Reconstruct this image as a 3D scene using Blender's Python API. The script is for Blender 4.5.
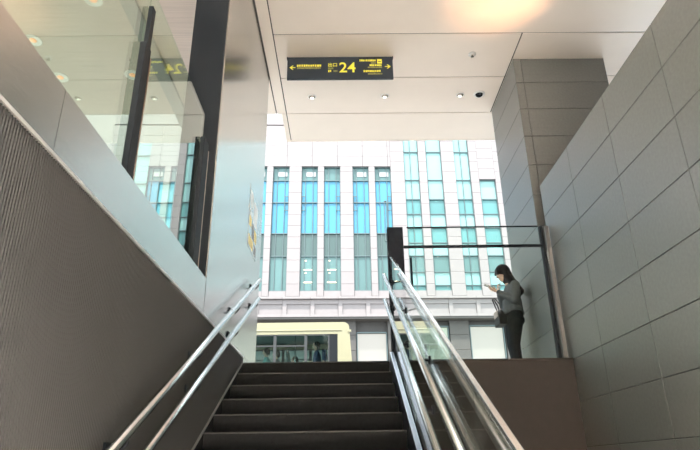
import bpy, bmesh, math, random
from mathutils import Vector, Matrix, Quaternion
random.seed(7)
for o in list(bpy.data.objects): bpy.data.objects.remove(o, do_unlink=True)
scene = bpy.context.scene
C = scene.collection
PI = math.pi

# ------------------------------------------------------------------ camera
F_PX = 582.9
pitch, yaw, roll = math.radians(22.647), math.radians(.563), math.radians(-.803)
fw = Vector((math.sin(yaw)*math.cos(pitch), math.cos(yaw)*math.cos(pitch), math.sin(pitch)))
rt = Vector((math.cos(yaw), -math.sin(yaw), 0)); up = rt.cross(fw)
rt, up = rt*math.cos(roll)+up*math.sin(roll), -rt*math.sin(roll)+up*math.cos(roll)
cam = bpy.data.objects.new('camera', bpy.data.cameras.new('camera')); C.objects.link(cam)
cam.matrix_world = Matrix(((rt.x, up.x, -fw.x, 0), (rt.y, up.y, -fw.y, 0), (rt.z, up.z, -fw.z, 0), (0, 0, 0, 1)))
cam.data.sensor_width = 36; cam.data.sensor_fit = 'HORIZONTAL'
cam.data.lens = F_PX*36/700; cam.data.clip_start = .05; cam.data.clip_end = 500
scene.camera = cam

# ------------------------------------------------------------------ sky, sun, lamps, exposure
w = bpy.data.worlds.new('sky'); scene.world = w; w.use_nodes = True
bg = w.node_tree.nodes['Background']
bg.inputs['Color'].default_value = (.86, .95, 1, 1); bg.inputs['Strength'].default_value = 4.2
sun = bpy.data.objects.new('sun', bpy.data.lights.new('sun', 'SUN')); C.objects.link(sun)
sun.data.energy = 9.5; sun.data.angle = math.radians(3); sun.data.color = (1, .95, .9)
sun.rotation_euler = Vector((.20, .42, -.88)).to_track_quat('-Z', 'Y').to_euler()
def area(name, loc, sx, sy, power, col, target=(0, 0, -1)):
    l = bpy.data.lights.new(name, 'AREA'); l.shape = 'RECTANGLE'; l.size = sx; l.size_y = sy
    l.energy = power; l.color = col
    o = bpy.data.objects.new(name, l); C.objects.link(o); o.location = loc
    o.rotation_euler = Vector(target).to_track_quat('-Z', 'Y').to_euler(); return o
def spot(name, loc, target, power, col, ang, blend=1, rad=.05):
    l = bpy.data.lights.new(name, 'SPOT'); l.energy = power; l.color = col; l.spot_size = math.radians(ang)
    l.spot_blend = blend; l.shadow_soft_size = rad
    o = bpy.data.objects.new(name, l); C.objects.link(o); o.location = loc
    o.rotation_euler = (Vector(target)-Vector(loc)).to_track_quat('-Z', 'Y').to_euler(); return o
# unseen area lamp added behind the viewer; its floor bounce brightens the ceiling
area('concourse_fill', (.1, -4.0, 5.08), 2.2, 7, 12000, (1, .94, .88)).data.spread = math.radians(75)
# warm uplight on top of the tiled wall and a warm lamp on the lower level
spot('wall_uplight', (2.5, 4.9, 3.2), (1.9, 5.32, 5.13), 260, (1, .50, .24), 40)
spot('lower_lamp', (1.9, 5.2, -1.0), (2.2, 6.05, .05), 30, (1, .45, .22), 70)
scene.view_settings.view_transform = 'Standard'; scene.view_settings.look = 'None'
scene.view_settings.gamma = 1; scene.view_settings.use_curve_mapping = False
scene.view_settings.exposure = 0.0

# ------------------------------------------------------------------ materials
def mat(name, col, rough=.5, metal=0, var=.0, nscale=8, bump=0, bscale=60, spec=.5, rnd=0, stretch=None, emit=None, estr=0):
    m = bpy.data.materials.new(name); m.use_nodes = True
    nt = m.node_tree; n = nt.nodes; L = nt.links; b = n['Principled BSDF']
    b.inputs['Roughness'].default_value = rough; b.inputs['Metallic'].default_value = metal
    b.inputs['Specular IOR Level'].default_value = spec
    tc = n.new('ShaderNodeTexCoord'); mp = n.new('ShaderNodeMapping'); L.new(tc.outputs['Object'], mp.inputs['Vector'])
    if stretch: mp.inputs['Scale'].default_value = stretch
    nz = n.new('ShaderNodeTexNoise'); nz.inputs['Scale'].default_value = nscale; nz.inputs['Detail'].default_value = 5
    L.new(mp.outputs['Vector'], nz.inputs['Vector'])
    mr = n.new('ShaderNodeMapRange'); mr.inputs['From Min'].default_value = .3; mr.inputs['From Max'].default_value = .7
    mr.inputs['To Min'].default_value = 1-var; mr.inputs['To Max'].default_value = 1+var
    L.new(nz.outputs['Fac'], mr.inputs['Value'])
    val = mr.outputs['Result']
    if rnd:
        oi = n.new('ShaderNodeObjectInfo'); r2 = n.new('ShaderNodeMapRange')
        r2.inputs['To Min'].default_value = 1-rnd; r2.inputs['To Max'].default_value = 1+rnd
        L.new(oi.outputs['Random'], r2.inputs['Value'])
        mu = n.new('ShaderNodeMath'); mu.operation = 'MULTIPLY'; L.new(val, mu.inputs[0]); L.new(r2.outputs['Result'], mu.inputs[1]); val = mu.outputs[0]
    vm = n.new('ShaderNodeVectorMath'); vm.operation = 'SCALE'; vm.inputs[0].default_value = col[:3]
    L.new(val, vm.inputs['Scale']); L.new(vm.outputs['Vector'], b.inputs['Base Color'])
    if bump:
        n2 = n.new('ShaderNodeTexNoise'); n2.inputs['Scale'].default_value = bscale; n2.inputs['Detail'].default_value = 4
        L.new(mp.outputs['Vector'], n2.inputs['Vector'])
        bp = n.new('ShaderNodeBump'); bp.inputs['Strength'].default_value = bump; bp.inputs['Distance'].default_value = .002
        L.new(n2.outputs['Fac'], bp.inputs['Height']); L.new(bp.outputs['Normal'], b.inputs['Normal'])
    if emit:
        b.inputs['Emission Color'].default_value = (*emit, 1); b.inputs['Emission Strength'].default_value = estr
    return m
def glassmat(name, tint, f0=.04, rough=0, gtint=(1, 1, 1)):
    """thin pane: clear straight through, reflecting by the Schlick law on both faces"""
    m = bpy.data.materials.new(name); m.use_nodes = True; nt = m.node_tree; n = nt.nodes; L = nt.links
    n.remove(n['Principled BSDF']); out = n['Material Output']
    lw = n.new('ShaderNodeLayerWeight'); lw.inputs['Blend'].default_value = .5
    p = n.new('ShaderNodeMath'); p.operation = 'POWER'; p.inputs[1].default_value = 5; L.new(lw.outputs['Facing'], p.inputs[0])
    ma = n.new('ShaderNodeMath'); ma.operation = 'MULTIPLY_ADD'; ma.inputs[1].default_value = 1-f0; ma.inputs[2].default_value = f0
    L.new(p.outputs[0], ma.inputs[0])
    t = n.new('ShaderNodeBsdfTransparent'); t.inputs['Color'].default_value = (*tint, 1)
    g = n.new('ShaderNodeBsdfGlossy'); g.inputs['Roughness'].default_value = rough; g.inputs['Color'].default_value = (*gtint, 1)
    mx = n.new('ShaderNodeMixShader'); L.new(ma.outputs[0], mx.inputs[0]); L.new(t.outputs[0], mx.inputs[1]); L.new(g.outputs[0], mx.inputs[2])
    L.new(mx.outputs[0], out.inputs['Surface']); return m
M = {}
M['ceil'] = mat('ceiling_panel', (.90, .80, .715), .18, 0, .015, 3, .03, 8, .5, .012)
M['ceilcore'] = mat('ceiling_void', (.06, .055, .05), .8)
M['wood'] = mat('left_ceiling_board', (0.5720, 0.4730, 0.4070), .45, 0, .12, 4, 0, 60, .4, 0, (.3, 14, 1))
M['tile'] = mat('granite_tile', (0.1245, 0.1279, 0.1190), .30, 0, .10, 35, .03, 90, .7, .06)
M['joint'] = mat('tile_joint', (.075, .075, .068), .9)
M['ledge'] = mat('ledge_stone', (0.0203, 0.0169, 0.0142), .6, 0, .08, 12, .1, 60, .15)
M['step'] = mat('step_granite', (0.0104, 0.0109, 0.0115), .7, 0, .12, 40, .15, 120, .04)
M['nosing'] = mat('step_nosing', (0.0221, 0.0210, 0.0189), .6, 0, .1, 20)
M['floor'] = mat('concourse_floor', (.70, .65, .59), .5, 0, .06, 4)
M['pave'] = mat('sidewalk_paving', (0.330, 0.315, 0.290), .7, 0, .1, 5, .2)
M['asphalt'] = mat('asphalt', (.19, .19, .19), .85, 0, .15, 10, .4)
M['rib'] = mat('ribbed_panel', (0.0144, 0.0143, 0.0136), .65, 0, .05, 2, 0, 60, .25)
M['steel'] = mat('brushed_steel', (.55, .56, .54), .22, 1, .04, 3, .12, 30, .5, 0, (1, 1, 30))
M['panel'] = mat('wall_sheet_steel', (.56, .565, .55), .22, 1, .03, 2, .04, 20, .5, 0, (1, 12, 1))
M['rail'] = mat('rail_steel', (.80, .82, .82), .24, 1, .02, 10)
M['trimm'] = mat('trim_steel', (.66, .65, .62), .45, .6)
M['shoec'] = mat('channel_steel', (.30, .33, .38), .3, 1)
M['skirt'] = mat('skirting_steel', (.20, .19, .18), .5, .3)
M['dark'] = mat('dark_steel', (0.0102, 0.0122, 0.0144), .5, 0, .05, 6, 0, 60, .04)
M['black'] = mat('black_metal', (0.0080, 0.0101, 0.0135), .5, 0, .05, 6, 0, 60, .04)
M['bronze'] = mat('bronze_strip', (.45, .30, .22), .3, .8)
M['glass'] = glassmat('clear_glass', (.96, .99, .97), .010)
M['glassL'] = glassmat('screen_glass', (.82, .90, .82), .10)
M['busglass'] = glassmat('bus_glass', (.78, .90, .88), .03)
M['plate'] = mat('backing', (.35, .33, .31), .7)
M['signb'] = mat('sign_board', (.014, .020, .028), .5, 0, .03, 5, 0, 60, .2)
M['signy'] = mat('sign_yellow', (.80, .72, .07), .5, 0, 0, 5, 0, 60, .5, 0, None, (.9, .8, .08), .35)
M['signo'] = mat('sign_dim_yellow', (.34, .32, .08), .5)
M['signr'] = mat('sign_dark_mark', (.25, .12, .03), .5)
M['stone'] = mat('facade_stone', (0.230, 0.207, 0.205), .6, 0, .03, 3, .1, 30, .4, .025)
M['stoned'] = mat('facade_grey_stone', (0.077, 0.072, 0.067), .6, 0, .06, 2, .1, 30, .4, .05)
M['fjoint'] = mat('facade_joint', (0.144, 0.127, 0.123), .8)
M['frame'] = mat('window_frame', (0.087, 0.125, 0.129), .45, .3)
M['paneb'] = mat('blue_pane', (0.0562, 0.2346, 0.3558), .12, 0, .12, .5, 0, 60, .45, .10)
M['panet'] = mat('teal_pane', (0.0814, 0.1575, 0.1532), .12, 0, .15, .5, 0, 60, .45, .12)
M['panea'] = mat('aqua_pane', (0.1995, 0.3660, 0.3555), .15, 0, .05, .5, 0, 60, .45, .05)
M['paned'] = mat('deep_teal_pane', (0.0836, 0.2217, 0.2217), .12, 0, .1, .5, 0, 60, .45, .12)
M['panels'] = mat('grey_green_pane', (0.0468, 0.0854, 0.0789), .15, 0, .1, .5, 0, 60, .6, .1)
M['blind'] = mat('white_blind', (0.323, 0.327, 0.327), .7)
M['lampy'] = mat('office_lamp', (.9, .8, .5), .5, emit=(1, .86, .55), estr=1.2)
M['display'] = mat('lit_display', (0.100, 0.098, 0.090), .5, emit=(1, .97, .88), estr=.55)
M['displayg'] = mat('lit_green_display', (0.090, 0.120, 0.095), .4, emit=(.9, 1, .82), estr=.5)
M['bus'] = mat('bus_cream', (0.271, 0.255, 0.163), .35, 0, .01, 3)
M['busw'] = mat('bus_rubber', (.012, .014, .017), .5, 0, 0, 5, 0, 60, .15)
M['busin'] = mat('bus_interior', (0.128, 0.146, 0.141), .7)
M['busgrey'] = mat('bus_grey_frame', (0.030, 0.033, 0.033), .5)
M['seat'] = mat('bus_seat', (.05, .07, .11), .8, 0, .2, 30)
M['tyre'] = mat('tyre', (.02, .02, .02), .8)
M['recessw'] = mat('lit_recess_glow', (.9, .88, .85), .4, emit=(1, .96, .9), estr=1.6)  # glow painted in for the lit inner wall of a downlight recess
M['lampo'] = mat('warm_lamp_lens', (.8, .4, .25), .4, emit=(1, .45, .22), estr=.9)
M['ring'] = mat('lamp_ring', (.85, .83, .8), .35, 0)
M['chrome'] = mat('lamp_reflector', (.25, .22, .19), .25, .8)
M['skin'] = mat('skin', (.60, .38, .29), .55, 0, .05, 20)
M['hair'] = mat('dark_hair', (0.012, 0.010, 0.0095), .6, 0, .25, 30, .5, 90, .2, 0, (40, 40, 4))
M['hairb'] = mat('brown_hair', (.03, .024, .02), .6, 0, .2, 60)
M['jacket'] = mat('grey_jacket', (0.0945, 0.1017, 0.1080), .85, 0, .1, 60, .3, 300, .15)
M['trouser'] = mat('black_trousers', (0.0120, 0.0136, 0.0160), .85, 0, .1, 40, .2, 200, .12)
M['shoe'] = mat('black_shoe', (.015, .014, .014), .35)
M['bagm'] = mat('dark_leather', (.014, .013, .014), .55, 0, .1, 30, 0, 60, .2)
M['bagl'] = mat('pale_leather', (.35, .28, .25), .6)
M['phone'] = mat('phone_case', (.55, .5, .48), .4)
M['screen'] = mat('phone_screen', (.02, .02, .02), .1, emit=(.7, .8, 1), estr=.3)
M['shirt_t'] = mat('teal_shirt', (.18, .42, .40), .8, 0, .1, 40)
M['shirt_n'] = mat('navy_shirt', (.035, .05, .10), .8, 0, .1, 40)
M['shirt_d'] = mat('dark_shirt', (.03, .03, .035), .8, 0, .1, 40)
M['poster'] = mat('board_grey', (.42, .43, .42), .35, .4, .05, 8)
M['postw'] = mat('board_white', (.80, .82, .80), .5)
M['posty'] = mat('board_yellow', (.80, .60, .16), .5)
M['postd'] = mat('board_dark', (.16, .15, .14), .5)

# ------------------------------------------------------------------ mesh helpers
def bx(bm, x0, x1, y0, y1, z0, z1):
    v = [bm.verts.new((x, y, z)) for x in (x0, x1) for y in (y0, y1) for z in (z0, z1)]
    for f in ((0, 1, 3, 2), (4, 6, 7, 5), (0, 4, 5, 1), (2, 3, 7, 6), (0, 2, 6, 4), (1, 5, 7, 3)):
        bm.faces.new([v[i] for i in f])
    return bm
def box(*a): return bx(bmesh.new(), *a)
def bev(bm, r, seg=2):
    bmesh.ops.bevel(bm, geom=bm.edges[:], offset=r, segments=seg, affect='EDGES', profile=.6, clamp_overlap=True); return bm
def prism(poly, axis, a, b, bm=None):
    """polygon in the two other axes (order x,y,z without axis) pushed along axis from a to b"""
    bm = bm or bmesh.new()
    def P(p, t):
        c = list(p); c.insert(axis, t); return c
    A = [bm.verts.new(P(p, a)) for p in poly]; B = [bm.verts.new(P(p, b)) for p in poly]
    n = len(poly)
    bm.faces.new(A); bm.faces.new(B[::-1])
    for i in range(n): bm.faces.new((A[i], B[i], B[(i+1) % n], A[(i+1) % n]))
    bmesh.ops.recalc_face_normals(bm, faces=bm.faces); return bm
def tube(pts, r, seg=12, bm=None, caps=True):
    bm = bm or bmesh.new(); pts = [Vector(p) for p in pts]; rings = []
    rr = r if isinstance(r, (list, tuple)) else [r]*len(pts)
    nrm = None
    for i, p in enumerate(pts):
        d = (pts[min(i+1, len(pts)-1)]-pts[max(i-1, 0)]).normalized()
        if nrm is None: nrm = d.orthogonal().normalized()
        nrm = (nrm-d*nrm.dot(d)).normalized(); bn = d.cross(nrm)
        rings.append([bm.verts.new(p+(nrm*math.cos(2*PI*k/seg)+bn*math.sin(2*PI*k/seg))*rr[i]) for k in range(seg)])
    for a, b in zip(rings, rings[1:]):
        for k in range(seg): bm.faces.new((a[k], a[(k+1) % seg], b[(k+1) % seg], b[k]))
    if caps: bm.faces.new(rings[0][::-1]); bm.faces.new(rings[-1])
    return bm
def lathe(prof, seg=24, bm=None, at=(0, 0, 0), sx=1, sy=1):
    bm = bm or bmesh.new(); rings = []
    for r, z in prof:
        if r < 1e-6: rings.append([bm.verts.new((at[0], at[1], at[2]+z))])
        else: rings.append([bm.verts.new((at[0]+sx*r*math.cos(2*PI*k/seg), at[1]+sy*r*math.sin(2*PI*k/seg), at[2]+z)) for k in range(seg)])
    for a, b in zip(rings, rings[1:]):
        for k in range(seg):
            k2 = (k+1) % seg
            f = [a[k % len(a)], a[k2 % len(a)], b[k2 % len(b)], b[k % len(b)]]
            u = []
            for v in f:
                if v not in u: u.append(v)
            if len(u) > 2: bm.faces.new(u)
    bmesh.ops.recalc_face_normals(bm, faces=bm.faces); return bm
def obj(name, bm, m, parent=None, smooth=False, loc=None):
    if isinstance(bm, bpy.types.Mesh): me = bm
    else:
        me = bpy.data.meshes.new(name); bm.to_mesh(me); bm.free()
        if smooth:
            for p in me.polygons: p.use_smooth = True
    if m is not None and not me.materials: me.materials.append(M[m])
    o = bpy.data.objects.new(name, me); C.objects.link(o)
    if parent: o.parent = parent
    if loc: o.location = loc
    return o
def struct(name, bm, m, label=None, cat=None, smooth=False):
    o = obj(name, bm, m, None, smooth); o['kind'] = 'structure'
    if label: o['label'] = label
    if cat: o['category'] = cat
    return o
def thing(name, label, cat, loc=(0, 0, 0), group=None, rotz=0):
    o = bpy.data.objects.new(name, None); C.objects.link(o); o.location = loc; o.rotation_euler = (0, 0, rotz)
    o.empty_display_size = .1
    tag(o, label, cat, group); return o
def tag(o, label, cat, group=None):
    o['label'] = label; o['category'] = cat
    if group: o['group'] = group
    return o
def local(o, parent):
    """give a part built in world coordinates to a thing whose empty stands elsewhere"""
    o.parent = parent; o.location = -Vector(parent.location); return o

# ------------------------------------------------------------------ main levels
XL, XR, ZC, ZF, ZL = -1.056, 2.316, 5.133, -1.55, 1.0
struct('floor', box(-7, 9, -10, 6.05, ZF-.2, ZF), 'floor', 'pale polished floor of the lower concourse', 'floor')
struct('floor_landing', bx(box(-1.05, XR+4, 6.06, 12, ZL-.5, ZL), -8, -1.05, 6.9, 12, ZL-.5, ZL), 'pave', 'paved street-level landing at the top of the stairs', 'floor')
struct('floor_gallery', box(-8, -1.38, -10, 6.9, ZL-.5, ZL+.02), 'pave', 'upper floor behind the glass screen', 'floor')
struct('street', box(-60, 60, 12, 30, ZL-.6, ZL-.14), 'asphalt', 'asphalt roadway between the exit and the offices', 'street')
struct('sidewalk', box(-60, 60, 30, 42, ZL-.6, ZL), 'pave', 'pale far sidewalk below the office building', 'sidewalk')

# stair ledge wall facing the viewer
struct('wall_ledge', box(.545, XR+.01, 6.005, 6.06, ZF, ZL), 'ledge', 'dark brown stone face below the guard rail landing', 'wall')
struct('trim_1', bev(box(.545, XR+.0, 5.995, 6.08, ZL-.012, ZL+.012), .004, 1), 'ledge', 'dark stone edge strip along the top of the ledge wall', 'trim')

# stairs
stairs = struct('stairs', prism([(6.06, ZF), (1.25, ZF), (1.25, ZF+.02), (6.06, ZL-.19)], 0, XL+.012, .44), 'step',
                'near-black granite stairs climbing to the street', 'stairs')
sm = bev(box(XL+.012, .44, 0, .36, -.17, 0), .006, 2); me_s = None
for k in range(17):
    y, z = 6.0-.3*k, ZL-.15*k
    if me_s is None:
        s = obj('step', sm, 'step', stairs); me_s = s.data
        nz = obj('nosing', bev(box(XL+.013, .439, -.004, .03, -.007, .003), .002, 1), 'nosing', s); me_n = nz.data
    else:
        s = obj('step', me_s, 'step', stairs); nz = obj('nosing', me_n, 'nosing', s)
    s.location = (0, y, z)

# ------------------------------------------------------------------ left wall: ribs, band, glass screen, steel wall
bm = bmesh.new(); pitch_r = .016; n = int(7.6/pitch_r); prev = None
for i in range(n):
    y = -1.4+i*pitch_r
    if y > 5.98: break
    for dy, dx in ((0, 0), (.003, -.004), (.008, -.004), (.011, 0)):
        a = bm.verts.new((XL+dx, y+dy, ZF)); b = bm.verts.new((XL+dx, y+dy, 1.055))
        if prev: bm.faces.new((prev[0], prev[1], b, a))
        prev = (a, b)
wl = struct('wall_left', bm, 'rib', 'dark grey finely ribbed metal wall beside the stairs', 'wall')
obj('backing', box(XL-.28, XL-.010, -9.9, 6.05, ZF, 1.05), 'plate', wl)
struct('trim_2', box(XL-.02, XL+.006, -1.4, 6.05, 1.058, 1.072), 'trimm', 'thin bright metal line along the top of the ribbed wall', 'trim')
bm = prism([(6.02, ZL+.02), (6.02, ZL-.0), (1.2, -1.41), (1.2, -1.39)], 0, XL-.0, XL+.009)
sk = prism([(6.02, ZL-.0), (6.02, ZL-.30), (1.2, -1.70), (1.2, -1.41)], 0, XL-.0, XL+.010)
struct('baseboard_left', sk, 'step', 'dark stone stringer closing the left ends of the steps', 'baseboard')
struct('trim_3', bm, 'skirt', 'thin sloping metal skirting along the left side of the steps', 'trim')
band = thing('parapet_band', 'brushed steel fascia band below the left glass screen', 'fascia', (XL, 1.8, 1.072))
for y0, y1 in ((-2.96, -.556), (-.55, 1.854), (1.858, 4.245)):
    local(obj('plate', bev(box(XL-.019, XL, y0, y1, 1.073, 1.345), .001, 1), 'steel'), band)
local(obj('carrier', box(XL-.15, XL-.02, -2.9, 4.24, 1.08, 1.335), 'dark'), band)
XG = -1.105
scr = thing('glass_screen', 'tall reflective glass screen above the steel band on the left', 'glass screen', (XG, 2, 1.345))
for y0, y1 in ((-2.5, .15), (.165, 2.60), (2.615, 3.93)):
    local(obj('pane', box(XG-.006, XG+.006, y0, y1, 1.345, 2.60), 'glassL'), scr)
for y0, w0, z1, z2 in ((2.535, .085, 2.15, 2.43), (3.86, .14, 2.36, 2.36)):
    p = local(obj('post', bev(box(XG+.008, XG+.042, y0, y0+w0, 1.35, z1), .003, 1), 'dark'), scr)
    if z2 > z1:
        local(obj('post_head', bev(box(XG+.010, XG+.036, y0+w0*.42, y0+w0, z1-.02, z2), .003, 1), 'dark'), scr)
    local(obj('edge_strip', box(XG+.012, XG+.044, y0+w0+.001, y0+w0+.012, 1.35, z1-.05), 'bronze'), scr)

pil = struct('wall_steel', bx(box(XL-.315, XL-.012, 4.25, 6.87, 1.074, ZC), XL-.315, XL-.012, 6.06, 6.87, ZL-.01, 1.074), 'dark',
             'tall steel-clad wall at the head of the stairs with a dark end face', 'wall')
obj('sheet', bev(box(XL-.012, XL, 4.256, 6.868, 1.075, ZC-.005), .002, 1), 'panel', pil)
obj('sheet', bev(box(XL-.012, XL, 6.062, 6.868, ZL+.002, 1.073), .002, 1), 'panel', pil)

# notice board on the steel wall (worn, faint print)
nb = thing('notice_board', 'faint notice board with white and yellow patches on steel wall', 'notice board', (XL, 6.2, 2.27))
local(obj('board', box(XL+.001, XL+.003, 5.9, 6.5, 2.25, 2.99), 'panel'), nb)
def patch(y0, y1, z0, z1, m): local(obj('print_patch', box(XL+.003, XL+.0036, y0, y1, z0, z1), m), nb)
patch(5.95, 6.14, 2.74, 2.94, 'postw'); patch(6.20, 6.46, 2.62, 2.90, 'postw'); patch(5.93, 6.08, 2.50, 2.62, 'posty')
patch(5.94, 6.10, 2.63, 2.70, 'postw'); patch(5.94, 6.24, 2.28, 2.40, 'posty'); patch(6.30, 6.46, 2.44, 2.58, 'posty')
patch(6.12, 6.28, 2.42, 2.60, 'postd'); patch(6.30, 6.46, 2.28, 2.40, 'postd')

# ------------------------------------------------------------------ right tiled wall and column
CH = .416; ZT = [.162+CH*k for k in range(-4, 13)]
wr = struct('wall_right', box(XR+.012, XR+.40, -9.9, 6.185, ZF, 3.052), 'joint', 'grey granite tiled wall rising on the right', 'wall')
cache = {}
def tile_x(parent, y0, y1, z0, z1, x):
    key = ('x', round(y1-y0, 3), round(z1-z0, 3)); g = .003
    if key not in cache:
        o = obj('tile', bev(box(0, .016, g, y1-y0-g, g, z1-z0-g), .002, 1), 'tile', parent); cache[key] = o.data
    else: o = obj('tile', cache[key], 'tile', parent)
    o.location = (x, y0, z0); return o
def tile_y(parent, x0, x1, z0, z1, y):
    key = ('y', round(x1-x0, 3), round(z1-z0, 3)); g = .004
    if key not in cache:
        o = obj('tile', bev(box(g, x1-x0-g, 0, .016, g, z1-z0-g), .002, 1), 'tile', parent); cache[key] = o.data
    else: o = obj('tile', cache[key], 'tile', parent)
    o.location = (x0, y, z0); return o
ye = 6.19
for i in range(10):
    y1 = ye-.91*i; y0 = y1-.91
    for k in range(11):
        z0 = ZT[0]+CH*k; z1 = z0+CH
        if z0 > 3.0: continue
        tile_x(wr, y0, y1, z0, min(z1, 3.06), XR)
col = struct('column', box(XR+.012, 3.56, 6.474, 7.72, ZL-.01, ZC-.002), 'joint', 'tall square granite tiled column under the ceiling', 'column')
zs = [ZL]+[z for z in [ZT[0]+CH*k for k in range(17)] if z > ZL+.05 and z < ZC-.05]+[ZC-.003]
for z0, z1 in zip(zs, zs[1:]):
    tile_x(col, 6.46, 7.72, z0, z1, XR)
    tile_y(col, XR+.004, XR+.10, z0, z1, 6.46); tile_y(col, XR+.10, 3.56, z0, z1, 6.46)

# ------------------------------------------------------------------ ceiling
ceil = struct('ceiling', bx(box(-.97, 9, -10, 8.57, ZC+.013, ZC+.5), -8, -2.53, -10, 7.75, ZC+.013, ZC+.5), 'ceilcore',
              'off-white panelled ceiling with dark joints', 'ceiling')
bx_ = bmesh.new(); bx(bx_, -2.53, XL-.33, -10, 8.57, ZC+.013, ZC+.5); bx(bx_, XL-.33, -.97, -10, 7.75, ZC+.013, ZC+.5)
obj('void', bx_, 'ceilcore', ceil)
rows = [8.58, 7.76]+[6.86-.905*i for i in range(19)]
cc = {}
def cpanel(x0, x1, y0, y1, m='ceil', g=.009):
    key = (round(x1-x0, 3), round(y1-y0, 3), m)
    if key not in cc: o = obj('panel', bev(box(g, x1-x0-g, g, y1-y0-g, 0, .014), .002, 1), m, ceil); cc[key] = o.data
    else: o = obj('panel', cc[key], m, ceil)
    o.location = (x0, y0, ZC)
for a, b in zip(rows, rows[1:]):
    if a > 8 or a < 5.97: cpanel(-.895, 5.5, b, a)
    else: cpanel(-.895, 2.31, b, a); cpanel(2.31, 5.5, b, a)
    cpanel(5.5, 9, b, a)
cpanel(XL+.01, -.895, 4.2, 7.76, g=.006); cpanel(XL-.32, XL+.005, 6.88, 7.76, g=.006); cpanel(-.975, -.895, 7.76, 8.58, g=.005); cpanel(XL+.01, -.895, -9.4, 4.2, g=.006)
for x0, x1, y1 in ((-8, -2.62, 7.75), (-2.44, XL-.33, 8.57)):
    cpanel(x0, x1, -9, y1, 'wood')
obj('joint_beam', box(-2.62, -2.44, -9, 8.5, ZC-.03, ZC+.012), 'plate', ceil)
struct('trim_4', box(-.975, 9, 8.572, 8.60, ZC-.004, ZC+.5), 'ceil', 'white fascia along the street edge of the ceiling', 'trim')
struct('wall_back', box(-8, 9, -10.3, -10, ZF, ZC+.5), 'plate', 'plain wall at the back of the concourse', 'wall')
struct('wall_side', box(9, 9.3, -10, 8.5, ZF, ZC+.5), 'plate', 'plain wall far off to the right', 'wall')

# ------------------------------------------------------------------ ceiling fittings
def downlight(x, y, r, label, group, warm=False):
    t = thing('downlight', label, 'downlight', (x, y, ZC), group)
    obj('ring', lathe([(r, -.001), (r*1.0, -.006), (r*.86, -.007), (r*.80, .001)], 24), 'ring', t, True)
    obj('reflector', lathe([(r*.82, -.0045), (r*.80, -.003), (r*.1, -.0028)], 24), 'chrome' if not warm else 'ring', t, True)  # flat disc; its dark tone stands in for the dim near side of the recess
    obj('lens', lathe([(0, -.016), (r*.30, -.0145), (r*(.38 if warm else .44), -.008), (r*(.42 if warm else .48), -.001)], 20, None, (0, r*.46 if not warm else 0, 0), 1, 1 if warm else .72), 'lampo' if warm else 'recessw', t, True)  # off-centre bright patch imitates the recess's lit far wall; warm lens is centred
    return t
downlight(-.47, 7.31, .062, 'small recessed downlight in the ceiling behind the left end of sign', 'recessed downlights')
downlight(.62, 7.30, .062, 'small recessed downlight in the ceiling behind the right end of sign', 'recessed downlights')
downlight(1.745, 7.29, .062, 'small recessed downlight next to the dark dome camera', 'recessed downlights')
for (x, y), lb in zip(((-3.96, 6.02), (-3.96, 6.79), (-2.94, 6.75), (-2.92, 5.33)),
        ('ring light behind the glass screen, higher of two touching the steel band', 'ring light behind the glass screen, lower of two touching the steel band',
         'ring light behind the glass screen, right beside the dark post', 'ring light behind the glass screen, cut by the top of the picture')):
    downlight(x*1.005, y, .11, lb, 'ring lights beyond the glass screen', True)
t = thing('dome_camera', 'dark dome security camera in a white ring on ceiling', 'camera', (2.026, 7.27, ZC))
obj('ring', lathe([(.085, -.001), (.085, -.010), (.060, -.016), (.055, -.001)], 24), 'ring', t, True)
obj('dome', lathe([(0, -.050), (.03, -.044), (.048, -.028), (.055, -.002)], 20), 'black', t, True)
t = thing('smoke_sensor', 'small white round sensor on the ceiling above the downlights', 'sensor', (1.74, 6.36, ZC))
obj('base', lathe([(.052, -.0005), (.05, -.012), (.03, -.018), (0, -.018)], 24), 'ring', t, True)
obj('nozzle', lathe([(.014, -.0185), (.014, -.040), (.022, -.044), (0, -.046)], 16), 'chrome', t, True)

# ------------------------------------------------------------------ exit sign
SY = 6.39; SX0, SX1, SZ0, SZ1 = -.748, .668, 4.766, 5.128
sg = thing('exit_sign', 'dark hanging exit sign with yellow number 24 and arrows', 'sign', (-.04, SY, SZ0))
local(obj('board', bev(box(SX0, SX1, SY, SY+.03, SZ0, SZ1), .004, 1), 'signb'), sg)
for x in (SX0-.008, SX1-.004):
    local(obj('end_cap', box(x, x+.012, SY-.006, SY+.036, SZ1-.03, SZ1), 'black'), sg)
def text(s, x, z, size, m, name='lettering', align='LEFT'):
    cu = bpy.data.curves.new(name, 'FONT'); cu.body = s; cu.size = size; cu.extrude = .0012; cu.align_x = align; cu.offset = size*.012
    tmp = bpy.data.objects.new(name, cu); C.objects.link(tmp)
    dg = bpy.context.evaluated_depsgraph_get(); me = bpy.data.meshes.new_from_object(tmp.evaluated_get(dg))
    bpy.data.objects.remove(tmp, do_unlink=True)
    me.transform(Matrix.Translation((x, SY-.0015, z)) @ Matrix.Rotation(PI/2, 4, 'X'))
    me.materials.clear()
    o = obj(name, me, m); local(o, sg); return o
def marks(x0, x1, z0, z1, m, cw):
    """a line of print too small to read: a row of little character blocks"""
    bm = bmesh.new(); x = x0; h = z1-z0
    while x < x1-cw*.5:
        ww = cw*random.uniform(.62, .9)
        bx(bm, x, x+ww, SY-.0028, SY-.0002, z0+h*random.uniform(0, .15), z1-h*random.uniform(0, .12)); x += cw
    local(obj('small_print', bm, m), sg)
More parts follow.
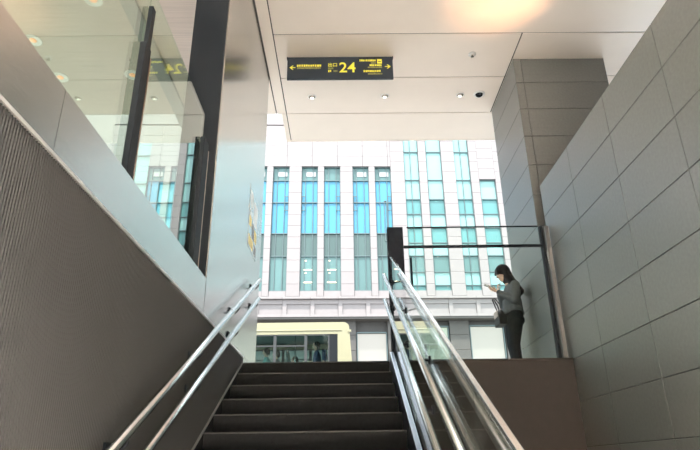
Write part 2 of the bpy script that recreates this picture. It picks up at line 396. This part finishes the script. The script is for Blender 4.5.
def arrow(cx, cz, s, d):
    bm = bmesh.new(); y0, y1 = SY-.0028, SY-.0002; t_ = .14*s
    prism([(cx-d*s*.5, cz+t_*.5), (cx+d*s*.42, cz+t_*.5), (cx+d*s*.42, cz-t_*.5), (cx-d*s*.5, cz-t_*.5)], 1, y0, y1, bm)
    for q in (1, -1):
        prism([(cx+d*s*.5, cz), (cx+d*s*.0, cz+q*s*.46), (cx-d*s*.16, cz+q*s*.36), (cx+d*s*.24, cz)], 1, y0, y1, bm)
    local(obj('arrow', bm, 'signy'), sg)
arrow(-.677, 4.955, .078, -1); arrow(.598, 4.962, .078, 1)
marks(-.618, -.296, 4.968, 5.004, 'signy', .030); marks(-.616, -.300, 4.932, 4.962, 'signo', .014)
text('24', -.056, 4.875, .228, 'signy', 'exit_number')
text('出口', -.206, 4.972, .066, 'signy', 'exit_word')
marks(-.200, -.135, 4.925, 4.955, 'signo', .018); marks(-.200, -.150, 4.876, 4.915, 'signy', .022); marks(-.128, -.070, 4.880, 4.908, 'signo', .014)
marks(.222, .435, 5.046, 5.080, 'signy', .022); marks(.375, .445, 5.008, 5.036, 'signo', .016)
marks(.355, .522, 4.968, 5.000, 'signy', .024); marks(.330, .522, 4.938, 4.960, 'signo', .013)
marks(.272, .500, 4.872, 4.906, 'signy', .026); marks(.330, .522, 4.832, 4.856, 'signo', .013)
local(obj('pictogram', bev(box(.458, .522, SY-.003, SY-.0002, 5.010, 5.084), .001, 1), 'signy'), sg)
local(obj('pictogram_mark', box(.470, .510, SY-.0042, SY-.0028, 5.036, 5.048), 'signr'), sg)

# ------------------------------------------------------------------ handrails left
def rail_pts(x, yt, zt, yb, slope=.505, flat=0):
    return [(x, yb, zt-(yt-yb)*slope), (x, yt, zt)]
for zt, lb in ((1.974, 'upper round steel handrail bracketed to the left wall'), (1.758, 'lower round steel handrail bracketed to the left wall')):
    X = XL+.085
    t = thing('handrail', lb, 'handrail', (X, 6.3, zt), 'handrails on the left wall')
    local(obj('rail', tube(rail_pts(X, 6.33, zt, 1.0, .506), .0235, 16), 'rail', None, True), t)
    local(obj('end_cap', tube([(X, 6.326, zt-.002), (X, 6.336, zt+.003)], .0245, 16), 'rail', None, True), t)
    for yb in (6.27, 5.20, 3.97, 2.75, 1.5):
        zb = zt-(6.33-yb)*.506
        bm = tube([(X, yb, zb-.012), (X, yb, zb-.05), (XL+.055, yb, zb-.085), (XL+.012, yb, zb-.085)], .008, 8)
        bx(bm, XL+.001, XL+.012, yb-.05, yb+.05, zb-.125, zb-.045)
        local(obj('bracket', bm, 'black'), t)

# ------------------------------------------------------------------ right balustrade
XB = .50
def zc(y): return 2.12+.497*(y-6)
bal = thing('stair_balustrade', 'glass stair balustrade with slim steel cap rail on the right', 'balustrade', (XB, 6, ZL))
ys = [5.97, 4.76, 3.56, 2.352, 1.15]
for a, b in zip(ys, ys[1:]):
    a2, b2 = a-.006, b+.006
    local(obj('pane', prism([(b2, zc(b2)-1.02), (a2, zc(a2)-1.02), (a2, zc(a2)-.012), (b2, zc(b2)-.012)], 0, XB-.006, XB+.006), 'glass'), bal)
y0, y1 = 1.1, 6.0
local(obj('cap_rail', bev(prism([(y0, zc(y0)-.012), (y1, zc(y1)-.012), (y1, zc(y1)+.012), (y0, zc(y0)+.012)], 0, XB-.012, XB+.012), .004, 2), 'rail'), bal)
zk = lambda y: ZL-.5*(6-y)
sh = prism([(1.1, zk(1.1)-.12), (5.93, zk(5.93)-.16), (6.03, zk(5.93)-.02), (6.03, ZL+.02), (5.99, ZL+.085), (5.90, ZL+.075), (1.1, zk(1.1)+.13)], 0, XB-.060, XB-.020)
local(obj('shoe_channel', bev(sh, .01, 2), 'shoec'), bal)
sh = prism([(1.1, zk(1.1)-.22), (6.0, zk(5.93)-.26), (6.0, ZL+.04), (5.90, ZL+.06), (1.1, zk(1.1)+.10)], 0, XB+.008, XB+.044)
local(obj('shoe_channel', sh, 'dark'), bal)
for (zt, yt, lb) in ((1.905, 5.97, 'upper round steel handrail on the right glass balustrade'), (1.642, 6.0, 'lower round steel handrail on the right glass balustrade')):
    X = XB-.085
    t = thing('handrail', lb, 'handrail', (X, yt, zt), 'handrails on the right balustrade')
    local(obj('rail', tube([(X, 1.0, zt-(yt-1.0)*.503), (X, yt, zt)], .0195, 16), 'rail', None, True), t)
    local(obj('end_cap', tube([(X, yt-.004, zt-.002), (X, yt+.006, zt+.003)], .0205, 16), 'rail', None, True), t)
    for yb in (5.85, 4.65, 3.45, 2.25):
        zb = zt-(yt-yb)*.503
        bm = tube([(X, yb, zb-.012), (X, yb, zb-.045), (XB-.03, yb, zb-.06), (XB-.007, yb, zb-.06)], .008, 8)
        bm2 = lathe([(0, 0), (.026, 0), (.026, .010), (0, .010)], 16)
        bmesh.ops.rotate(bm2, verts=bm2.verts, matrix=Matrix.Rotation(-PI/2, 3, 'Y')); bmesh.ops.translate(bm2, verts=bm2.verts, vec=(XB-.0065, yb, zb-.06))
        tmp = bpy.data.meshes.new('tmp'); bm2.to_mesh(tmp); bm2.free(); bm.from_mesh(tmp)
        local(obj('bracket', bm, 'black'), t)

# black post and the guard on the landing
pst = thing('black_post', 'black square post at the head of the balustrade', 'post', (.565, 6.08, ZL))
local(obj('shaft', bev(box(.474, .652, 6.062, 6.15, ZL, 2.50), .006, 2), 'black'), pst)
local(obj('base_plate', bev(box(.46, .665, 6.05, 6.165, ZL, ZL+.012), .003, 1), 'dark'), pst)
gd = thing('glass_guard', 'clear glass landing guard with a dark horizontal rail', 'guard rail', (1.45, 6.1, ZL))
for x0, x1 in ((.70, 2.185),):
    local(obj('pane', box(x0, x1, 6.094, 6.106, ZL+.02, 2.50), 'glass'), gd)
local(obj('top_edge', box(.70, 2.185, 6.092, 6.108, 2.50, 2.512), 'dark'), gd)
local(obj('rail', bev(box(.655, 2.20, 6.075, 6.093, 2.250, 2.282), .003, 1), 'dark'), gd)
local(obj('channel', bev(box(.67, 2.19, 6.085, 6.115, ZL+.0, ZL+.022), .003, 1), 'dark'), gd)
local(obj('clamp', bev(box(.716, .738, 6.075, 6.093, 1.66, 2.14), .003, 1), 'black'), gd)
local(obj('clamp', bev(box(.815, .840, 6.065, 6.093, ZL, 1.18), .003, 1), 'black'), gd)
local(obj('end_post', bev(box(2.20, 2.232, 6.07, 6.13, ZL, 2.50), .003, 1), 'dark'), gd)
local(obj('end_post', bev(box(2.262, 2.300, 6.075, 6.12, ZL, 2.50), .003, 1), 'skirt'), gd)
local(obj('edge_strip', box(2.270, 2.280, 6.069, 6.075, ZL, 2.49), 'skirt'), gd)
local(obj('catch', bev(box(2.236, 2.258, 6.07, 6.10, 2.04, 2.20), .003, 1), 'rail'), gd)

# ------------------------------------------------------------------ office building across the street
FY = 34.0
ob = thing('office_building', 'pale stone office building with tall teal windows across the street', 'building', (0, FY, ZL), None, math.radians(1.3))
def ofc(name, bm, m, parent=None):   # coordinates: x, depth behind the face, height above the eye
    o = obj(name, bm, m, parent or ob)
    if parent is None: o.location = (0, 0, -ZL)
    return o
ofc('wall', bx(box(-24, 20, .42, 9, 8.28, 21.6), -24, 20, 1.0, 9, ZL, 8.28), 'fjoint')
ofc('upper_wall', box(-24, 20, .03, 9, 21.6, 23.6), 'stone')
ofc('parapet', box(-24.1, 20.1, -.12, 9.1, 23.6, 23.9), 'stone')
ofc('side_bay', box(-24, -15.42, .03, .42, 8.5, 21.6), 'stone')
ofc('side_bay', box(13.92, 20, .03, .42, 8.5, 21.6), 'stone')
WL = [(-2.78+3.325*i+d, 1.06) for i in range(-4, 2) for d in (0, 1.46)]
WL = [(x, ww) for x, ww in WL if x < 2.3]
WRt = [(3.97, .98), (5.46, 1.03), (7.35, 1.0), (8.88, 1.08), (10.75, 1.0), (12.25, 1.05)]
shared = {}
def part(key, name, make, m, parent, loc):
    if key not in shared: o = obj(name, make(), m, parent); shared[key] = o.data
    else: o = obj(name, shared[key], m, parent)
    o.location = loc; return o
def win(x, ww, rowsp, z0, z1, cols, lamps=False):
    bm = bmesh.new(); fr = .035
    for xx in (0, ww-fr): bx(bm, xx, xx+fr, .14, .30, 0, z1-z0)
    for c in cols: bx(bm, c*ww-fr*.5, c*ww+fr*.5, .15, .28, 0, z1-z0)
    for (a, b, m_) in rowsp: bx(bm, 0, ww, .135, .28, a-z0-.03, a-z0+.03)
    bx(bm, 0, ww, .13, .3, z1-z0-.05, z1-z0)
    f = obj('window', bm, 'frame', ob); f.location = (x, 0, z0-ZL)
    edges = [0]+list(cols)+[1]
    for (a, b, m_) in rowsp:
        for c0, c1 in zip(edges, edges[1:]):
            pw = (c1-c0)*ww
            part(('pane', round(pw, 3), round(b-a, 3), m_), 'pane', lambda: box(0, pw-.01, 0, .03, 0, b-a-.02), m_, f, (c0*ww+.005, .22+random.uniform(0, .02), a-z0+.01))
    return f
RL = [(9.94, 12.16, 'panet'), (12.16, 13.67, 'panels'), (13.67, 15.82, 'paneb'), (15.82, 17.40, 'paneb'), (17.40, 18.39, 'panet')]
for i, (x, ww) in enumerate(WL):
    f = win(x, ww, RL, 9.94, 18.39, (.28, .74) if i % 2 else (.24, .70))
    part(('bl', ), 'blind', lambda: box(0, .62, 0, .02, 0, .34), 'blind', f, (.30, .19, 17.72-9.94)) if i % 4 != 1 else None
    obj('opening_sash', bx(bx(bx(box(0, .02, .10, .13, 0, 1.0), .22, .24, .10, .13, 0, 1.0), 0, .24, .10, .13, 0, .04), 0, .24, .10, .13, .98, 1.02), 'frame', f).location = (.8 if i % 2 else .03, 0, 5.3)
    if i in (8, 9):
        for zz in (11.25, 10.45):
            part(('lmp', ), 'office_lamp', lambda: box(0, .55, 0, .02, 0, .07), 'lampy', f, (.22, .195, zz-9.94))
            part(('lmps', ), 'office_lamp', lambda: box(0, .10, 0, .02, 0, .06), 'lampy', f, (.30, .195, zz+.6-9.94))
for i, (x, ww) in enumerate(WRt):
    ztop = 21.5 if i != 3 else 17.45
    R = [(9.86, 10.25, 'paned'), (10.25, 11.1, 'panea'), (11.1, 12.17, 'panet'), (12.17, 13.03, 'panea'), (13.03, 14.05, 'paned'), (14.05, 15.0, 'panea'),
         (15.0, 16.05, 'paned'), (16.05, 17.45, 'panea')]
    if i != 3: R += [(17.45, 19.55, 'panea'), (19.55, 21.45, 'panea')]
    win(x, ww, R, 9.86, ztop, (.45,) if i in (0, 2) else (.04,))
win(2.55, .18, [(13.2, 15.9, 'panea')], 13.2, 15.95, ())
# stone piers block by block
def piers(xa, xb, za, zb, hb=.767):
    z = za
    while z < zb-.05:
        z2 = min(z+hb, zb); ww, hh = round(xb-xa, 3), round(z2-z, 3)
        part(('blk', ww, hh), 'stone_block', lambda: box(.006, ww-.006, 0, .40, .008, hh-.008), 'stone', ob, (xa, 0, z-ZL))
        z = z2
ed = sorted([(x, x+ww) for x, ww in WL])
prev = -34+18.6
for a, b in ed:
    piers(prev, a, 9.56, 18.39); prev = b
piers(prev, 3.97, 9.56, 21.5)
for a, b in [(x, x+ww) for x, ww in WRt]:
    if a > 4: piers(prev, a, 9.56, 21.5)
    prev = b
piers(prev, 13.9, 9.56, 21.5)
piers(8.88, 8.88+1.08, 17.45, 21.5)
z = 18.39
while z < 21.5:
    z2 = min(z+.767, 21.5); x = -15.4
    while x < 1.4:
        hh = round(z2-z, 3)
        part(('top', hh), 'stone_block', lambda: box(.006, 1.65, 0, .4, .008, hh-.008), 'stone', ob, (x, 0, z-ZL)); x += 1.6625
    z = z2
piers(2.887, 3.06, 18.39, 21.5)
# sill panels, cornice, frieze
for x, ww in WL+WRt:
    part(('sill', ww), 'sill_panel', lambda: box(.01, ww-.01, .06, .4, .0, .34), 'stone', ob, (x, 0, 9.56-ZL))
for a in [x*1.6625-15.4 for x in range(18)]:
    part(('base',), 'stone_block', lambda: box(.006, 1.656, .02, .4, 0, .06), 'stone', ob, (a, 0, 9.50-ZL))
    part(('corn',), 'cornice_block', lambda: box(.005, 1.657, -.22, .4, 0, .13), 'stone', ob, (a, 0, 9.36-ZL))
    part(('frz',), 'frieze_block', lambda: bx(bx(box(.006, 1.656, .06, .4, 0, .88), .006, .25, -.02, .06, 0, .88), .25, 1.656, -.02, .06, .62, .88), 'stone', ob, (a, 0, 8.46-ZL))
    part(('low',), 'cornice_block', lambda: box(.005, 1.657, -.10, .4, 0, .16), 'stone', ob, (a, 0, 8.28-ZL))
# ground floor: grey stone courses and lit displays
ofc('soffit', box(-24, 20, -.05, 1.2, 8.16, 8.28), 'stoned')
ofc('ground_wall', box(-24, 20, .90, .98, ZL, 8.16), 'stoned')
for xa, xb in ((-.1, .62), (2.52, 3.0), (6.25, 7.42), (9.6, 10.6)):
    z = ZL
    while z < 8.1:
        hh = round(min(.9, 8.15-z), 3); ww = round(xb-xa, 3)
        part(('gb', ww, hh), 'stone_block', lambda: box(.008, ww-.008, 0, .38, .01, hh-.01), 'stoned', ob, (xa, .5, z-ZL)); z += .9
for xa, xb, m_, zt in ((.66, 2.48, 'display', 7.5), (3.03, 6.2, 'displayg', 7.85), (7.47, 9.55, 'display', 7.88)):
    d = ofc('shop_window', bx(bx(box(xa, xa+.05, .6, .89, ZL, zt), xb-.05, xb, .6, .89, ZL, zt), xa, xb, .6, .89, zt-.06, zt), 'frame')
    n_ = 2 if xb-xa > 2.5 else 1
    for q in range(n_):
        wq = (xb-xa-.1)/n_
        obj('display_panel', box(xa+.05+q*wq+.01, xa+.05+(q+1)*wq-.01, .75, .80, ZL+.05, zt-.08), m_, d)

# ------------------------------------------------------------------ bus
BY0, BY1, BZ0, BZ1 = 17.0, 19.4, 1.25, 3.99
bus = thing('bus', 'cream city bus with wide dark windows passing in the street', 'bus', (-4.5, 18.2, ZL-.14))
def lb_(name, bm, m, parent=None, smooth=False):
    o = obj(name, bm, m, None, smooth)
    if parent is None: return local(o, bus)
    o.parent = parent; return o
R_ = .17; arc = [(.10-R_+R_*math.cos(a), BZ1-R_+R_*math.sin(a)) for a in [i*PI/2/8 for i in range(9)]]
BX0 = -10.2
for ya, yb in ((BY0, BY0+.06), (BY1-.06, BY1)):
    bm = prism([(-.242, 3.64), (-.242, 2.2), (.215, 2.2)]+arc+[(-.242, BZ1)], 1, ya, yb)
    bx(bm, BX0, -.242, ya, yb, 3.64, BZ1); bx(bm, BX0, .215, ya, yb, BZ0, 2.2); bx(bm, BX0, -9.6, ya, yb, 2.2, 3.64)
    lb_('side', bm, 'bus')
lb_('roof', box(BX0, -.07, BY0+.06, BY1-.06, BZ1-.10, BZ1-.004), 'bus')
bm = prism([(.15, BZ0), (.215, BZ0), (.215, 2.2)]+arc+[(-.07, BZ1-.1), (0, BZ1-.14), (.04, BZ1-.2), (.15, 2.2)], 1, BY0+.06, BY1-.06)
lb_('end_wall', bm, 'bus')
lb_('gutter', bev(box(BX0, -.12, BY0-.025, BY0, 3.735, 3.77), .008, 1), 'bus')
lb_('floor', box(BX0, .15, BY0+.06, BY1-.06, 1.75, 1.85), 'busin')
lb_('lining', box(BX0, -.1, BY0+.07, BY1-.07, 3.80, 3.88), 'busin')
wx = [(-9.6, -8.1), (-8.06, -6.6), (-6.56, -5.1), (-5.06, -3.6), (-3.56, -2.09), (-2.05, -1.19), (-1.15, -.50)]
for i, (a, b) in enumerate(wx):
    for ya in (BY0+.02, BY1-.04):
        bm = bmesh.new(); q = .022
        bx(bm, a-.02, a+q, ya-.012, ya+.03, 2.2, 3.64); bx(bm, b-q, b+.02, ya-.012, ya+.03, 2.2, 3.64)
        bx(bm, a, b, ya-.012, ya+.03, 2.2, 2.24); bx(bm, a, b, ya-.012, ya+.03, 3.60, 3.64)
        if i < 6: bx(bm, a, b, ya-.01, ya+.03, 3.285, 3.325)
        f = lb_('window', bm, 'busgrey')
        if i < 6:
            for z0, z1 in ((2.24, 3.285), (3.325, 3.60)): obj('pane', box(a+q, b-q, ya+.004, ya+.010, z0, z1), 'busglass', f)
        else: obj('pane', box(a+q, b-q, ya+.004, ya+.010, 2.24, 3.60), 'busglass', f)
for ya in (BY0+.01, BY1-.05): lb_('dark_pillar', box(-.48, -.243, ya, ya+.04, 2.2, 3.64), 'busw')
for k, x in enumerate((-9.0, -8.1, -7.2, -6.3, -5.4, -4.5, -3.6)):
    for y in (17.55, 18.85):
        lb_('seat', bev(bx(box(x-.22, x+.22, y-.3, y+.3, 2.2, 2.32), x+.16, x+.25, y-.3, y+.3, 2.25, 2.98), .02, 1), 'seat')
for x in (-8.6, -1.9):
    for y in (BY0+.02, BY1-.27):
        bm = lathe([(0, 0), (.2, 0), (.40, .02), (.47, .06), (.47, .20), (.40, .25), (0, .25)], 28)
        bmesh.ops.rotate(bm, verts=bm.verts, matrix=Matrix.Rotation(-PI/2, 3, 'X')); bmesh.ops.translate(bm, verts=bm.verts, vec=(x, y, ZL-.14+.47))
        lb_('wheel', bm, 'tyre', None, True)
lb_('side_lamp', bev(box(.06, .16, BY0-.03, BY0+.03, 3.69, 3.76), .01, 2), 'bus')
lb_('grab_pole', tube([(-1.55, 17.9, 1.85), (-1.55, 17.9, 3.79)], .016, 8), 'rail', None, True)
lb_('partition', bev(box(-1.76, -1.72, 17.3, 18.1, 1.85, 3.25), .01, 1), 'busgrey')

# ------------------------------------------------------------------ figures
def ell(bm, c, r, rot=None, seg=16):
    res = bmesh.ops.create_icosphere(bm, subdivisions=3, radius=1)
    m = Matrix.Translation(c) @ (rot.to_4x4() if rot else Matrix()) @ Matrix.Diagonal((*r, 1))
    bmesh.ops.transform(bm, matrix=m, verts=res['verts'])
def limb(bm, p0, p1, r0, r1):
    p0, p1 = Vector(p0), Vector(p1)
    tube([p0, p0.lerp(p1, .5), p1], [r0, (r0+r1)*.51, r1], 12, bm)
    ell(bm, p0, (r0, r0, r0)); ell(bm, p1, (r1, r1, r1))
def fuse(name, bm, m, parent, vox=.008, sm=4):
    me = bpy.data.meshes.new(name); bm.to_mesh(me); bm.free()
    tmp = bpy.data.objects.new(name, me); C.objects.link(tmp)
    r = tmp.modifiers.new('r', 'REMESH'); r.mode = 'VOXEL'; r.voxel_size = vox
    s = tmp.modifiers.new('s', 'SMOOTH'); s.iterations = sm; s.factor = .5
    dg = bpy.context.evaluated_depsgraph_get(); out = bpy.data.meshes.new_from_object(tmp.evaluated_get(dg))
    bpy.data.objects.remove(tmp, do_unlink=True)
    for p in out.polygons: p.use_smooth = True
    out.materials.clear(); out.materials.append(M[m])
    return obj(name, out, m, parent)
# the woman on the landing: local frame x = forward, y = her left, z up; turned to face -X in the scene
pw = thing('person', 'person in grey jacket and black trousers looking at a phone by the column', 'person', (2.112, 7.29, ZL), None, PI)
def V(*a): return Vector(a)
bm = bmesh.new()
hc = V(.045, 0, 1.335); tilt = Matrix.Rotation(.42, 3, 'Y')
ell(bm, hc, (.088, .070, .098), tilt); ell(bm, hc+tilt @ V(.035, 0, -.055), (.052, .052, .055), tilt)
ell(bm, hc+tilt @ V(.092, 0, -.018), (.016, .011, .018), tilt)              # nose
ell(bm, hc+tilt @ V(.080, 0, -.055), (.012, .022, .009), tilt)              # lips
for s in (1, -1): ell(bm, hc+tilt @ V(-.005, .070*s, -.015), (.016, .008, .026), tilt)   # ears
limb(bm, (-.03, 0, 1.14), (.01, 0, 1.26), .048, .044)
ell(bm, (-.035, 0, 1.07), (.085, .15, .13)); ell(bm, (-.03, 0, .93), (.078, .12, .13)); ell(bm, (-.03, 0, .78), (.098, .15, .11))
SHL, ELL, WRL = V(-.045, .165, 1.125), V(-.005, .195, .925), V(.165, .095, 1.055)
SHR, ELR, WRR = V(-.045, -.165, 1.125), V(.02, -.19, .92), V(.115, -.045, 1.075)
for a, b, c in ((SHL, ELL, WRL), (SHR, ELR, WRR)):
    limb(bm, a, b, .043, .036); limb(bm, b, c, .034, .023)
# hands: left holds the phone, right is raised to the chin
def hand(bm, wr, d, nrm, curl, L=.155):
    d = d.normalized(); n_ = (nrm-d*nrm.dot(d)).normalized(); sd = d.cross(n_)
    q = Matrix((d, sd, n_)).transposed()
    ell(bm, wr+d*.045, (.048, .036, .014), q)
    for j, (off, ln) in enumerate(((-.028, .062), (-.010, .072), (.009, .068), (.027, .052))):
        p = wr+d*.080+sd*off; p1 = p+(d*math.cos(curl*.5)+n_*math.sin(curl*.5))*ln*.5; p2 = p1+(d*math.cos(curl*1.6)+n_*math.sin(curl*1.6))*ln*.5
        limb(bm, p, p1, .0085, .008); limb(bm, p1, p2, .008, .0066)
    p = wr+d*.030-sd*.030; p1 = p+(d*.6-sd*.55+n_*.35)*.035; p2 = p1+(d*.85+n_*.4)*.030
    limb(bm, p, p1, .011, .009); limb(bm, p1, p2, .009, .0075)
hand(bm, WRL, V(.80, -.12, .42), V(-.35, -.1, .9), .5)
hand(bm, WRR, V(.12, .05, .95), V(-.9, .1, .2), .8)
for s, u in ((1, .02), (-1, -.03)):
    limb(bm, (-.02, .075*s, .72), (.02+u*.5, .078*s, .40), .082, .052); limb(bm, (.02+u*.5, .078*s, .40), (u-.005, .08*s, .07), .050, .034)
    limb(bm, (u-.015, .08*s, .045), (u+.11, .088*s, .026), .034, .026)
fuse('body', bm, 'skin', pw, .0062, 3)
# face: eyes and brows
bm = bmesh.new()
for s in (1, -1): ell(bm, hc+tilt @ V(.076, .028*s, .004), (.010, .013, .006), tilt)
obj('eyes', bm, 'hair', pw, True)
# hair
bm = bmesh.new()
ell(bm, hc+tilt @ V(-.012, 0, .022), (.098, .084, .098), tilt); ell(bm, hc+V(-.045, 0, -.05), (.075, .086, .11))
limb(bm, hc+V(-.06, .03, -.08), V(-.140, .06, 1.07), .062, .046); limb(bm, hc+V(-.06, -.03, -.08), V(-.140, -.06, 1.07), .062, .046); limb(bm, hc+V(-.04, .06, -.08), V(-.085, .120, 1.09), .050, .036); limb(bm, hc+V(-.06, 0, -.06), V(-.140, 0, 1.07), .070, .046)
limb(bm, hc+V(-.02, .068, -.02), V(-.045, .085, 1.16), .032, .022); limb(bm, hc+V(-.02, -.068, -.02), V(-.045, -.085, 1.16), .032, .022)
for q in (-.04, -.015, .015, .04):
    limb(bm, hc+tilt @ V(.045, q, .075), hc+tilt @ V(.088, q*1.15, .022), .022, .012)
fuse('hair', bm, 'hair', pw, .007, 2)
# jacket
bm = bmesh.new()
ell(bm, (-.045, 0, 1.06), (.105, .172, .145)); ell(bm, (-.04, 0, .94), (.102, .146, .15)); ell(bm, (-.032, 0, .845), (.116, .168, .082))
tube([(-.03, 0, .97), (-.03, 0, .87), (-.026, 0, .775)], [.12, .125, .14], 24, bm)
limb(bm, (-.05, .08, 1.155), (-.05, -.08, 1.155), .052, .052)
for a, b, c in ((SHL, ELL, WRL), (SHR, ELR, WRR)):
    limb(bm, a, b, .062, .053); limb(bm, b, b.lerp(c, .92), .051, .036)
fuse('jacket', bm, 'jacket', pw, .008, 4)
obj('collar', tube([(.03, -.055, 1.13), (-.03, -.07, 1.19), (-.085, 0, 1.20), (-.03, .07, 1.19), (.03, .055, 1.13)], [.012, .017, .018, .017, .012], 10), 'jacket', pw, True)
# trousers and shoes
bm = bmesh.new()
ell(bm, (-.028, 0, .76), (.118, .165, .10)); ell(bm, (-.045, 0, .70), (.112, .15, .09))
for s, u in ((1, .02), (-1, -.03)):
    limb(bm, (-.022, .078*s, .70), (.018+u*.5, .08*s, .40), .098, .073); limb(bm, (.018+u*.5, .08*s, .40), (u-.01, .08*s, .075), .072, .058)
fuse('trousers', bm, 'trouser', pw, .009, 4)
for s, u in ((1, .02), (-1, -.03)):
    bm = bmesh.new(); limb(bm, (u-.03, .08*s, .042), (u+.12, .09*s, .03), .040, .029); ell(bm, (u+.04, .085*s, .022), (.125, .042, .022))
    fuse('shoe', bm, 'shoe', pw, .008, 2)
def at_p(v): return Vector((2.112-v.x, 7.29-v.y, ZL+v.z))
# phone
ph = thing('phone', 'smartphone held up in the hand of the person by the column', 'phone', at_p(WRL+V(.100, -.012, .072)))
ph.rotation_euler = (0, .45, 0)
obj('case', bev(box(-.068, .068, -.034, .034, -.004, .004), .003, 2), 'phone', ph); obj('screen', box(-.062, .062, -.030, .030, .0041, .0048), 'screen', ph)
# handbag
hb = thing('handbag', 'dark handbag hanging in front of the hip of the person', 'handbag', at_p(V(.170, .10, .615)))
bm = bmesh.new(); ell(bm, (0, 0, .10), (.055, .13, .10)); bx(bm, -.05, .05, -.12, .12, .0, .12)
fuse('pouch', bm, 'bagm', hb, .008, 5)
obj('flap', bev(box(-.058, -.048, -.09, .09, .10, .18), .004, 1), 'bagl', hb)
obj('clasp', bev(box(.05, .062, -.03, .03, .08, .11), .003, 1), 'bagl', hb)
for y in (-.05, .05):
    obj('handle', tube([(0, y-.03, .17), (-.015, y-.03, .26), (-.05, y*.6, .34), (-.07, y*.4+.01, .345), (-.03, y+.03, .27), (0, y+.03, .17)], .008, 8), 'bagm', hb, True)

# passengers: seated in the bus
def passenger(x, y, ztop, shirt, label, pack=False, face=1):
    t = thing('person', label, 'person', (x, y, 1.85), 'bus passengers', 0 if face > 0 else PI)
    h = ztop-1.85; b = bmesh.new(); hs = h-.12
    ell(b, (.02, 0, hs), (.095, .078, .115)); ell(b, (.10, 0, hs-.02), (.02, .014, .02)); limb(b, (0, 0, hs-.24), (.01, 0, hs-.10), .055, .05)
    ell(b, (-.02, 0, hs-.42), (.11, .18, .25)); ell(b, (0, 0, hs-.70), (.13, .18, .14))
    for s in (1, -1):
        limb(b, (-.02, .2*s, hs-.29), (.04, .25*s, hs-.55), .05, .042); limb(b, (.04, .25*s, hs-.55), (.27, .16*s, hs-.52), .04, .028)
        ell(b, (.33, .15*s, hs-.51), (.06, .035, .022))
        limb(b, (.0, .09*s, hs-.74), (.42, .1*s, hs-.74), .085, .06); limb(b, (.42, .1*s, hs-.74), (.42, .1*s, .06), .058, .04)
        limb(b, (.40, .1*s, .04), (.54, .1*s, .03), .038, .03)
    fuse('body', b, 'skin', t, .016, 2)
    b = bmesh.new(); ell(b, (-.01, 0, hs+.022), (.108, .092, .108)); ell(b, (-.05, 0, hs-.03), (.07, .085, .09)); fuse('hair', b, 'hairb', t, .014, 2)
    b = bmesh.new(); ell(b, (-.02, 0, hs-.42), (.13, .205, .265)); ell(b, (0, 0, hs-.66), (.145, .2, .14)); limb(b, (-.02, .12, hs-.23), (-.02, -.12, hs-.23), .07, .07)
    for s in (1, -1): limb(b, (-.02, .2*s, hs-.29), (.04, .25*s, hs-.52), .07, .06)
    fuse('shirt', b, shirt, t, .016, 3)
    b = bmesh.new(); ell(b, (0, 0, hs-.76), (.145, .2, .10))
    for s in (1, -1): limb(b, (.0, .09*s, hs-.74), (.42, .1*s, hs-.74), .098, .075); limb(b, (.42, .1*s, hs-.74), (.42, .1*s, .12), .07, .055)
    fuse('trousers', b, 'trouser', t, .018, 3)
    return t
passenger(-2.49, 18.35, 3.50, 'shirt_t', 'bus passenger in a pale teal shirt near the steel wall', face=-1)
passenger(-2.08, 17.58, 3.30, 'shirt_d', 'bus passenger with round dark hair beside the teal-shirted one', face=-1)
passenger(-1.63, 18.80, 3.31, 'shirt_d', 'bus passenger of whom only the top of the head shows', face=-1)
passenger(-.90, 17.85, 3.59, 'shirt_n', 'bus passenger in navy with a backpack at the last window', face=-1)
bp = thing('backpack', 'dark blue backpack on the bus passenger at the last window', 'backpack', (-.66, 17.85, 3.0))
obj('sack', bev(box(-.07, .07, -.14, .14, 0, .32), .04, 3), 'shirt_n', bp, True)
obj('pocket', bev(box(.07, .10, -.10, .10, .04, .18), .012, 2), 'shirt_n', bp)
